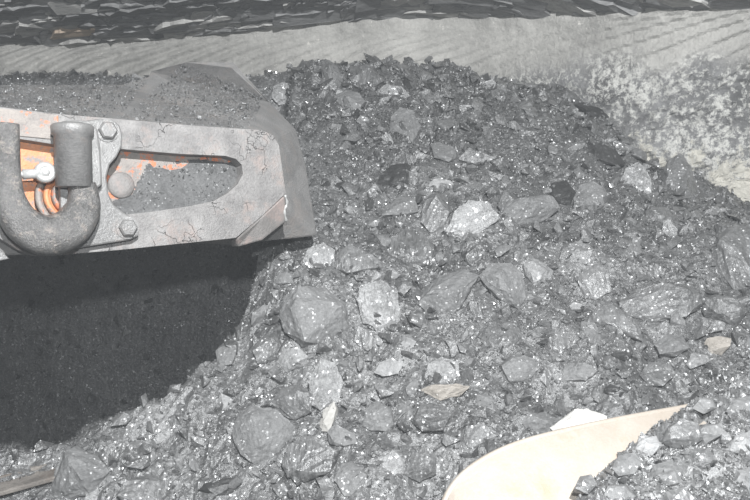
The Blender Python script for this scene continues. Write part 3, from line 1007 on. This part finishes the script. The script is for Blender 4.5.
L = [
 # upper heap, from the arm end to the right
 ([(271, 97), (273, 87), (283, 82), (293, 85), (297, 96), (291, 104), (279, 105)], 'lump_shiny', 1, 'small sparkling white lump just right of the top of the arm'),
 ([(320, 68), (328, 60), (338, 66), (343, 84), (338, 96), (327, 92)], 'lump_dusty', 0, 'upright grey lump with a dark crack at the heap top right of the arm'),
 ([(330, 98), (344, 90), (360, 93), (368, 104), (358, 116), (338, 115)], 'lump_dusty', 0, 'smooth flat grey lump below the upright cracked lump near the heap top'),
 ([(318, 66), (323, 57), (332, 57), (338, 67), (327, 72)], 'lump', 0, 'highest dark coal lump on the crest of the heap'),
 ([(346, 76), (352, 66), (366, 64), (376, 72), (387, 82), (372, 88), (356, 86)], 'lump_streak', 0, 'wide dark coal lump on the crest right of the highest lump'),
 ([(401, 89), (404, 79), (409, 80), (413, 90)], 'lump_dark', 0, 'small pointed black lump standing on the crest'),
 ([(423, 91), (425, 83), (434, 83), (436, 93), (429, 96)], 'lump_dark', 0, 'small square dark lump on the crest beside the pointed black one'),
 ([(376, 92), (386, 84), (402, 86), (410, 96), (398, 103), (382, 102)], 'lump_shiny', 1, 'glittering coal lump on the crest left of the pointed black lump'),
 ([(389, 150), (391, 116), (400, 107), (412, 110), (421, 126), (418, 145), (404, 152)], 'lump_dusty', 0, 'tall light grey lump with a smooth facet high on the heap'),
 ([(374, 190), (380, 175), (392, 164), (408, 163), (420, 178), (419, 194), (398, 194)], 'lump_dark', 0, 'dark glossy lump below the tall light grey lump'),
 ([(468, 103), (472, 95), (484, 93), (493, 98), (496, 107), (484, 111)], 'lump_dark', 0, 'isolated black lump below the crest left of the picture centre top'),
 ([(459, 158), (466, 150), (480, 152), (496, 158), (484, 164), (468, 163)], 'lump_shiny', 1, 'flat lump with a bright white lower edge below the isolated black lump'),
 ([(428, 185), (434, 178), (450, 180), (456, 187), (446, 192), (432, 191)], 'lump_pale', 1, 'small whitish chip right of the dark glossy lump'),
 ([(574, 104), (584, 102), (602, 109), (614, 119), (604, 123), (588, 119)], 'lump_dark', 0, 'flat black slab at the heap edge below the speckled rib'),
 ([(585, 153), (590, 144), (602, 143), (616, 151), (626, 163), (618, 168), (598, 162)], 'lump_dark', 0, 'larger black lump lower down the heap edge on the right'),
 ([(619, 184), (626, 168), (636, 162), (646, 167), (652, 184), (651, 203), (636, 208), (620, 202)], 'lump_shiny', 1, 'black lump with a brilliant white glitter patch near the right rib'),
 ([(660, 176), (668, 160), (681, 153), (691, 166), (698, 190), (698, 207), (676, 210), (660, 202)], 'lump', 0, 'big dull grey lump leaning against the cream stained rib'),
 ([(573, 198), (580, 186), (592, 181), (605, 188), (608, 206), (592, 214), (578, 211)], 'lump_dusty', 0, 'rounded dusty lump left of the lump with the glitter patch'),
 ([(546, 196), (552, 183), (566, 180), (576, 192), (570, 206), (554, 207)], 'lump_dark', 0, 'dark blocky lump left of the rounded dusty lump'),
 ([(499, 212), (510, 200), (530, 195), (553, 196), (561, 208), (542, 222), (514, 225)], 'lump_dusty', 0, 'broad flat pale grey slab in the upper middle of the heap'),
 ([(446, 232), (454, 212), (469, 200), (488, 202), (501, 217), (486, 229), (470, 240), (455, 246)], 'lump_shiny', 1, 'large bright whitish lump in the middle of the heap'),
 ([(421, 222), (424, 200), (436, 192), (448, 198), (452, 212), (442, 230), (430, 232)], 'lump', 0, 'grey lump on the left of the large bright whitish lump'),
 ([(381, 216), (388, 204), (402, 195), (414, 199), (419, 211), (404, 214)], 'lump_dusty', 0, 'thin grey slab overhanging a black gap above the streaked lump'),
 ([(388, 256), (392, 238), (404, 229), (422, 232), (434, 246), (431, 264), (408, 270)], 'lump_streak', 0, 'lump with fanned streaks below the thin overhanging slab'),
 ([(332, 268), (338, 252), (350, 244), (370, 254), (388, 266), (366, 271), (344, 274)], 'lump_streak', 0, 'low slab with a long black gap beneath, right of the arm tip'),
 ([(302, 262), (308, 248), (324, 243), (336, 250), (334, 268), (314, 272)], 'lump_shiny', 1, 'sparkling coal lump just below the arm tip'),
 ([(418, 304), (424, 288), (440, 276), (464, 270), (479, 275), (470, 292), (456, 312), (436, 319)], 'lump_dusty', 0, 'big dusty lump left of the black gap shaped like an inverted V'),
 ([(478, 276), (492, 263), (510, 263), (522, 272), (525, 298), (519, 310), (496, 296)], 'lump_dusty', 0, 'big dusty lump right of the black gap shaped like an inverted V'),
 ([(523, 264), (532, 258), (544, 262), (553, 271), (552, 281), (535, 286), (526, 276)], 'lump_pale', 0, 'bright pale block right of the paired dusty lumps'),
 ([(556, 262), (562, 246), (580, 241), (592, 250), (588, 268), (570, 272)], 'lump', 0, 'plain grey lump up and right of the bright pale block'),
 ([(550, 314), (556, 308), (565, 310), (567, 318), (556, 321)], 'lump_pale', 1, 'small pale flake near the right middle, left of its smaller twin'),
 ([(569, 306), (574, 302), (582, 304), (581, 310), (572, 310)], 'lump_pale', 0, 'smaller pale flake right of another pale flake'),
 ([(578, 280), (586, 266), (600, 263), (611, 272), (611, 292), (594, 300), (582, 294)], 'lump_streak', 0, 'blocky streaked lump above the slab with the ragged lower edge'),
 ([(588, 322), (596, 308), (612, 304), (628, 312), (641, 326), (643, 341), (622, 337), (602, 331)], 'lump_streak', 0, 'slab with a ragged black lower edge at the right middle'),
 ([(618, 303), (636, 288), (664, 282), (692, 286), (706, 300), (688, 315), (654, 323), (630, 316)], 'lump', 0, 'long low slab stretching across the heap at right'),
 ([(710, 262), (716, 236), (736, 224), (758, 228), (762, 286), (734, 290)], 'lump', 0, 'big dark grey block cut off by the right edge of the picture'),
 ([(700, 300), (716, 294), (738, 298), (748, 312), (736, 328), (708, 322)], 'lump', 0, 'grey lump under the big block at the right edge'),
 ([(640, 216), (650, 206), (668, 208), (676, 220), (664, 230), (646, 228)], 'lump', 0, 'modest grey lump below the glitter patch lump'),
 ([(612, 246), (622, 238), (640, 242), (644, 254), (628, 260)], 'lump_streak', 0, 'small banded lump in the dim hollow at right'),
 # stones
 ([(702, 346), (706, 338), (718, 336), (731, 338), (730, 346), (722, 355), (708, 357)], 'lump_tan', 0, 'tan stone lying on the grey coal at right'),
 ([(686, 364), (691, 354), (702, 354), (713, 359), (704, 364), (690, 369)], 'lump_pale', 0, 'white flat stone just below the tan stone'),
 ([(604, 384), (608, 380), (613, 381), (616, 378), (619, 382), (612, 386)], 'lump_cream', 0, 'tiny yellowish white pebble above the pale plate'),
 ([(549, 428), (564, 418), (575, 409), (588, 408), (606, 417), (608, 426), (585, 432), (560, 436)], 'lump_cream', 0, 'cream coloured rock resting behind the lip of the pale plate'),
 # middle and lower heap
 ([(279, 316), (283, 298), (298, 286), (324, 287), (345, 304), (351, 328), (336, 347), (302, 347), (284, 332)], 'lump_dusty', 0, 'very large dusty lump left of the heap middle, below the arm tip'),
 ([(357, 300), (364, 284), (380, 279), (397, 290), (400, 322), (384, 333), (364, 322)], 'lump_shiny', 1, 'coal lump with a bright vertical streak right of the very large dusty lump'),
 ([(278, 362), (284, 350), (298, 346), (308, 356), (304, 366), (286, 372)], 'lump_pale', 0, 'pale flat chip tucked under the very large dusty lump'),
 ([(308, 402), (310, 376), (322, 358), (336, 362), (344, 382), (338, 402), (320, 410)], 'lump_shiny', 1, 'glittery upright lump above the white pointed flake'),
 ([(319, 424), (323, 410), (334, 401), (337, 408), (329, 432), (322, 431)], 'lump_cream', 0, 'brilliant white pointed flake standing in the lower heap'),
 ([(272, 402), (282, 388), (298, 384), (312, 394), (312, 412), (296, 420), (278, 414)], 'lump', 0, 'rounded grey lump left of the glittery upright lump'),
 ([(231, 434), (238, 414), (252, 406), (276, 410), (294, 426), (286, 454), (260, 466), (240, 456)], 'lump_dusty', 0, 'large smooth dusty lump at the lower left of the heap'),
 ([(282, 462), (290, 444), (312, 434), (336, 450), (330, 472), (306, 482), (288, 478)], 'lump_streak', 0, 'streaky lump right of the large smooth dusty lump'),
 ([(214, 406), (221, 393), (234, 400), (230, 412), (220, 412)], 'lump_pale', 0, 'small light rectangular block above the large smooth dusty lump'),
 ([(198, 490), (206, 480), (226, 476), (242, 482), (236, 494), (214, 498)], 'lump_dark', 0, 'dark hollow faced slab at the bottom left of the heap'),
 ([(252, 350), (262, 336), (276, 332), (284, 346), (274, 362), (258, 364)], 'lump', 0, 'plain grey lump left of the very large dusty lump'),
 ([(186, 380), (190, 366), (202, 362), (206, 376), (198, 388)], 'lump_shiny', 1, 'small glinting lump at the edge of the dark shadow'),
 ([(180, 398), (186, 386), (196, 388), (198, 404), (188, 408)], 'lump_shiny', 1, 'small glinting lump below another one at the shadow edge'),
 ([(362, 426), (366, 410), (376, 400), (392, 410), (394, 424), (386, 431), (370, 430)], 'lump_dusty', 0, 'squarish light grey block below the heap middle'),
 ([(327, 432), (336, 424), (354, 434), (360, 444), (346, 450), (330, 444)], 'lump_dusty', 0, 'flat grey slab beside the white pointed flake'),
 ([(397, 346), (400, 336), (410, 334), (416, 342), (412, 351), (402, 352)], 'lump_pale', 0, 'small round whitish lump right of the heap middle'),
 ([(374, 372), (380, 362), (392, 358), (404, 364), (398, 374), (382, 376)], 'lump_pale', 1, 'white crumbly chip above the squarish light grey block'),
 ([(425, 378), (428, 364), (442, 357), (458, 362), (460, 376), (446, 384), (432, 384)], 'lump_shiny', 1, 'glistening lump on top of the brownish thin slab'),
 ([(420, 390), (434, 384), (456, 384), (470, 386), (460, 396), (440, 400)], 'lump_tan', 0, 'brownish thin slab with a black gap below'),
 ([(410, 420), (420, 404), (440, 402), (452, 414), (444, 430), (422, 432)], 'lump', 0, 'dull lump under the brownish thin slab'),
 ([(470, 404), (474, 394), (488, 393), (496, 400), (490, 408), (478, 409)], 'lump_dusty', 0, 'small dusty lump right of the brownish thin slab'),
 ([(404, 474), (408, 456), (424, 447), (436, 456), (436, 474), (420, 482)], 'lump', 0, 'rounded lump near the bottom, left of the pale plate'),
 ([(372, 480), (378, 460), (392, 450), (404, 460), (402, 482), (386, 490)], 'lump_shiny', 1, 'glittering lump left of the rounded bottom lump'),
 ([(334, 480), (342, 464), (360, 460), (372, 474), (366, 494), (344, 496)], 'lump_dusty', 0, 'dusty block at the bottom between two glittery lumps'),
 ([(482, 342), (490, 326), (510, 322), (522, 334), (516, 350), (496, 356)], 'lump', 0, 'grey lump right of the small round whitish lump'),
 ([(498, 366), (510, 354), (530, 354), (540, 368), (528, 382), (508, 380)], 'lump_dusty', 0, 'dusty lump in the lower right heap above the light tilted slab'),
 ([(522, 424), (528, 413), (544, 412), (560, 420), (556, 434), (538, 437)], 'lump_dusty', 0, 'light tilted slab just left of the cream rock'),
 ([(553, 372), (562, 364), (584, 362), (598, 370), (586, 380), (564, 380)], 'lump_dusty', 0, 'long smooth slab above the cream rock'),
 ([(576, 336), (582, 322), (594, 322), (602, 336), (600, 346), (586, 348)], 'lump_dusty', 0, 'lens shaped lump left under the ragged edged slab'),
 ([(540, 344), (548, 332), (564, 332), (572, 346), (562, 358), (546, 356)], 'lump_streak', 0, 'banded lump left of the lens shaped lump'),
 ([(640, 374), (650, 362), (668, 362), (676, 374), (664, 386), (648, 386)], 'lump', 0, 'grey lump left of the white flat stone'),
 ([(600, 362), (610, 352), (626, 354), (632, 366), (618, 374), (606, 372)], 'lump', 0, 'grey lump directly above the tiny yellowish pebble'),
 ([(654, 344), (664, 334), (682, 336), (690, 348), (676, 356), (660, 354)], 'lump_dusty', 0, 'dusty lump up and left of the white flat stone'),
 ([(458, 440), (466, 426), (484, 424), (496, 436), (486, 450), (468, 452)], 'lump', 0, 'grey lump just above the rounded corner of the pale plate'),
 # lower left corner
 ([(48, 492), (56, 466), (64, 452), (77, 447), (97, 457), (110, 472), (90, 494), (64, 502)], 'lump_dusty', 0, 'large flat topped dusty lump sitting on the pan edge at lower left'),
 ([(82, 504), (88, 490), (99, 484), (100, 498), (94, 508)], 'lump_shiny', 1, 'bright faceted chip at the bottom edge beside the pan edge lump'),
 ([(103, 480), (107, 473), (116, 475), (117, 482), (108, 485)], 'lump_dusty', 0, 'small light stone right of the flat topped lump at lower left'),
 ([(116, 494), (126, 480), (150, 474), (170, 482), (160, 502), (130, 508)], 'lump', 0, 'broad grey slab at the bottom edge between the corner and the dark slab'),
]
def build_lumps():
    for i, (poly, mat, shine, label) in enumerate(L):
        stone = mat in ('lump_tan', 'lump_cream')
        nm, cat = ('stone', 'stone') if stone else ('coal_lump', 'coal lump')
        hit = None; thick = 0.55; grp = None
        if 'cream coloured rock' in label: hit = P(580, 424, 1.50); thick = 0.8
        traced_lump(poly, mat, label, nm, cat, grp, thick=thick, hit=hit, shine=bool(shine), seed=i)
build_lumps()

# lumps on the apron, in front
APRON_L = [
 ([(664, 442), (668, 426), (682, 419), (698, 424), (704, 438), (690, 448), (674, 448)], 'lump', 0, 'dark lump at the upper end of the coal on the pale plate'),
 ([(690, 436), (704, 424), (722, 424), (724, 434), (706, 444)], 'lump_dusty', 0, 'light wedge lump right of the dark lump on the pale plate'),
 ([(692, 408), (698, 397), (712, 398), (716, 408), (704, 414)], 'lump_dusty', 0, 'lump at the very top of the coal on the plate'),
 ([(726, 412), (732, 399), (752, 396), (760, 410), (744, 420)], 'lump_dusty', 0, 'light lump on the plate coal touching the right edge of the picture'),
 ([(702, 486), (704, 472), (716, 466), (724, 476), (720, 488), (708, 492)], 'lump_shiny', 1, 'bright white glinting lump on the plate coal near the bottom right'),
 ([(648, 478), (654, 464), (672, 460), (684, 470), (678, 484), (658, 488)], 'lump', 0, 'middle lump of the coal on the plate, left of the glinting one'),
 ([(574, 488), (580, 476), (592, 474), (598, 484), (588, 494)], 'lump', 0, 'small lump at the left foot of the coal on the plate'),
 ([(612, 468), (618, 456), (634, 452), (642, 462), (634, 474), (618, 476)], 'lump_dusty', 0, 'dusty lump on the ragged left border of the plate coal'),
 ([(636, 448), (642, 438), (656, 436), (662, 446), (652, 456), (640, 456)], 'lump_pale', 0, 'pale lump on the border of the plate coal below the dark lump'),
 ([(726, 450), (730, 436), (748, 432), (760, 444), (748, 458)], 'lump_pale', 0, 'pale lump at the right edge, midway down the plate coal'),
 ([(684, 466), (690, 450), (708, 448), (718, 460), (704, 468)], 'lump', 0, 'grey lump above the glinting lump on the plate coal'),
 ([(602, 500), (608, 486), (626, 484), (636, 496), (624, 508)], 'lump_dusty', 0, 'lump at the bottom edge on the left of the plate coal'),
 ([(730, 488), (736, 470), (756, 466), (764, 486), (748, 498)], 'lump_dusty', 0, 'lump in the bottom right corner of the picture'),
 ([(660, 506), (666, 492), (684, 488), (696, 500), (684, 512)], 'lump_streak', 0, 'banded lump at the bottom edge below the middle of the plate coal'),
]
def build_apron_lumps():
    for i, (poly, mat, shine, label) in enumerate(APRON_L):
        cx = sum(p[0] for p in poly) / len(poly); cy = sum(p[1] for p in poly) / len(poly)
        hit = P(cx, cy, mound_dep(cx, cy) - 0.045)
        traced_lump(poly, mat, label, 'coal_lump', 'coal lump', None, hit=hit, shine=bool(shine), seed=200 + i)
build_apron_lumps()

# smaller lumps that nothing tells apart, strewn between the named ones
ANCHORS = {}
def anchor_names():
    keys = ['sparkling white lump', 'upright cracked lump', 'smooth flat lump', 'highest crest lump', 'wide crest lump', 'pointed black lump', 'square dark crest lump', 'glittering crest lump',
            'tall light grey lump', 'dark glossy lump', 'isolated black lump', 'white edged flat lump', 'small whitish chip', 'flat black slab', 'larger black edge lump', 'glitter patch lump',
            'lump against the rib', 'rounded dusty lump', 'dark blocky lump', 'broad flat pale slab', 'large bright whitish lump', 'lump beside the whitish lump', 'thin overhanging slab', 'lump with fanned streaks',
            'low gapped slab', 'sparkling lump under the arm tip', 'left lump of the inverted V', 'right lump of the inverted V', 'bright pale block', 'lump above the pale block', 'small pale flake',
            'smaller pale flake', 'blocky streaked lump', 'ragged edged slab', 'long low slab', 'big right edge block', 'lump under the edge block', 'lump below the glitter patch', 'small banded lump', 'tan stone', 'white flat stone',
            'tiny yellowish pebble', 'cream rock', 'very large dusty lump', 'lump with the vertical streak', 'pale tucked chip', 'glittery upright lump', 'white pointed flake', 'rounded grey lump', 'large smooth dusty lump',
            'streaky lump', 'light rectangular block', 'dark hollow slab', 'plain lump beside the giant', 'upper glinting shadow edge lump', 'lower glinting shadow edge lump', 'squarish light block', 'flat slab by the white flake',
            'round whitish lump', 'white crumbly chip', 'glistening lump', 'brownish thin slab', 'dull lump under the slab', 'small dusty lump', 'rounded bottom lump', 'glittering bottom lump', 'dusty bottom block',
            'grey lump near the whitish one', 'dusty lower right lump', 'light tilted slab', 'long smooth slab', 'lens shaped lump', 'banded lump', 'grey lump by the white stone', 'lump above the pebble', 'dusty lump by the white stone',
            'lump above the plate corner', 'flat topped pan edge lump', 'bright faceted bottom chip', 'small light corner stone', 'broad bottom slab']
    for k, q in zip(keys, L):
        ANCHORS[k] = (sum(p[0] for p in q[0]) / len(q[0]), sum(p[1] for p in q[0]) / len(q[0]))
DIRS = ['right of', 'below and right of', 'below', 'below and left of', 'left of', 'above and left of', 'above', 'above and right of']
USED = set()
def place_phrase(px, py):
    c = sorted((math.hypot(px - a, py - b), k) for k, (a, b) in ANCHORS.items())
    for d, k in c[:12]:
        a, b = ANCHORS[k]
        o = int(round(math.atan2(py - b, px - a) / (math.pi / 4))) % 8
        ph = ('just ' if d < 30 else 'further ' if d < 60 else 'well ') + DIRS[o] + ' the ' + k
        if ph not in USED:
            USED.add(ph)
            return ph
    return None
def build_filler():
    anchor_names()
    r = random.Random(77)
    protos = []
    for k in range(14):
        sq = r.choice([(1, .8, .45), (1, .65, .4), (1, .9, .6), (1, .5, .45)])
        bm = hull_bm(hull_points(r, r.choice([10, 12, 14]), sq))
        bmesh.ops.triangulate(bm, faces=bm.faces)
        bmesh.ops.subdivide_edges(bm, edges=bm.edges, cuts=1, use_grid_fill=True)
        bmesh.ops.triangulate(bm, faces=bm.faces)
        for v in bm.verts:
            v.co += mnoise.noise_vector(v.co * 2.3 + Vector((k, 0, 0))) * 0.09
        me = bpy.data.meshes.new('coal_lump')
        bm.to_mesh(me); bm.free()
        me.materials.append(M[['lump', 'lump_dusty', 'lump', 'lump_streak', 'lump_dusty', 'lump_shiny', 'lump'][k % 7]])
        protos.append(me)
    taken = [(sum(p[0] for p in q[0]) / len(q[0]), sum(p[1] for p in q[0]) / len(q[0]), 0.42 * (max(p[0] for p in q[0]) - min(p[0] for p in q[0]))) for q in L]
    made, tries = 0, 0
    while made < 205 and tries < 9000:
        tries += 1
        px, py = r.uniform(60, 748), r.uniform(70, 498)
        if px < 330 and py < 252: continue
        if px > 440 + (500 - py) * 2.2 and py > 385: continue
        h = heap_hit(px, py)
        if h is None or h.y > float(wall_y(h.x)) - 0.06: continue
        if float(inside_hollow(h.x, h.y)) > 0.05: continue
        s = r.choice([7, 8, 9, 10, 11, 13, 15])
        if any((px - a) ** 2 + (py - b) ** 2 < (c + s) ** 2 for a, b, c in taken): continue
        taken.append((px, py, s * 0.9))
        d = to_px(h)[2]
        me = r.choice(protos)
        o = bpy.data.objects.new('coal_lump', me)
        n = heap_normal(h.x, h.y)
        q = (n + Vector((r.uniform(-1, 1), r.uniform(-1, 1), r.uniform(-1, 1))) * 0.45).to_track_quat('Z', 'Y')
        o.rotation_mode = 'QUATERNION'
        o.rotation_quaternion = q @ Vector((0, 0, 1)).rotation_difference(Vector((0, 0, 1))) @ Matrix.Rotation(r.uniform(0, 6.28), 3, 'Z').to_quaternion()
        sc = s / FPX * d * 1.15
        o.scale = (sc, sc * r.uniform(0.8, 1.1), sc)
        o.location = h + n * sc * 0.12
        COL.objects.link(o)
        look = {'coal_lump': 'grey', 'dusty_coal_lump': 'dusty', 'banded_coal': 'streaked', 'bright_vitrinite_coal': 'glossy'}[me.materials[0].name]
        zone = 'upper' if py < 210 else 'middle' if py < 350 else 'lower'
        ph = place_phrase(px, py)
        tag(o, 'small %s coal lump %s' % (look, ph) if ph else 'small nondescript coal lump among the chips of the %s heap' % zone, 'coal lump', 'small lumps of the %s heap' % zone)
        made += 1
build_filler()

# ------------------------------------------------------------------ dust hanging in the air
def build_haze():
    bm = bmesh.new()
    bmesh.ops.create_cube(bm, size=1)
    for v in bm.verts:
        v.co = Vector((v.co.x * 8.4 - 0.4, v.co.y * 6.2 + 1.6, v.co.z * 3.6 + 1.75))
    m = bpy.data.materials.new('airborne_dust')
    m.use_nodes = True
    nt = m.node_tree
    nt.nodes.remove(nt.nodes['Principled BSDF'])
    vs = nt.nodes.new('ShaderNodeVolumeScatter')
    vs.inputs['Density'].default_value = HAZE
    vs.inputs['Anisotropy'].default_value = -0.1
    vs.inputs['Color'].default_value = (0.92, 0.96, 1.0, 1)
    nt.links.new(vs.outputs[0], nt.nodes['Material Output'].inputs['Volume'])
    o = from_bm('airborne_dust', bm, m)
    tag(o, 'thin grey coal dust hanging in the air of the working', 'dust haze', kind='stuff')
HAZE = 0.008
build_haze()
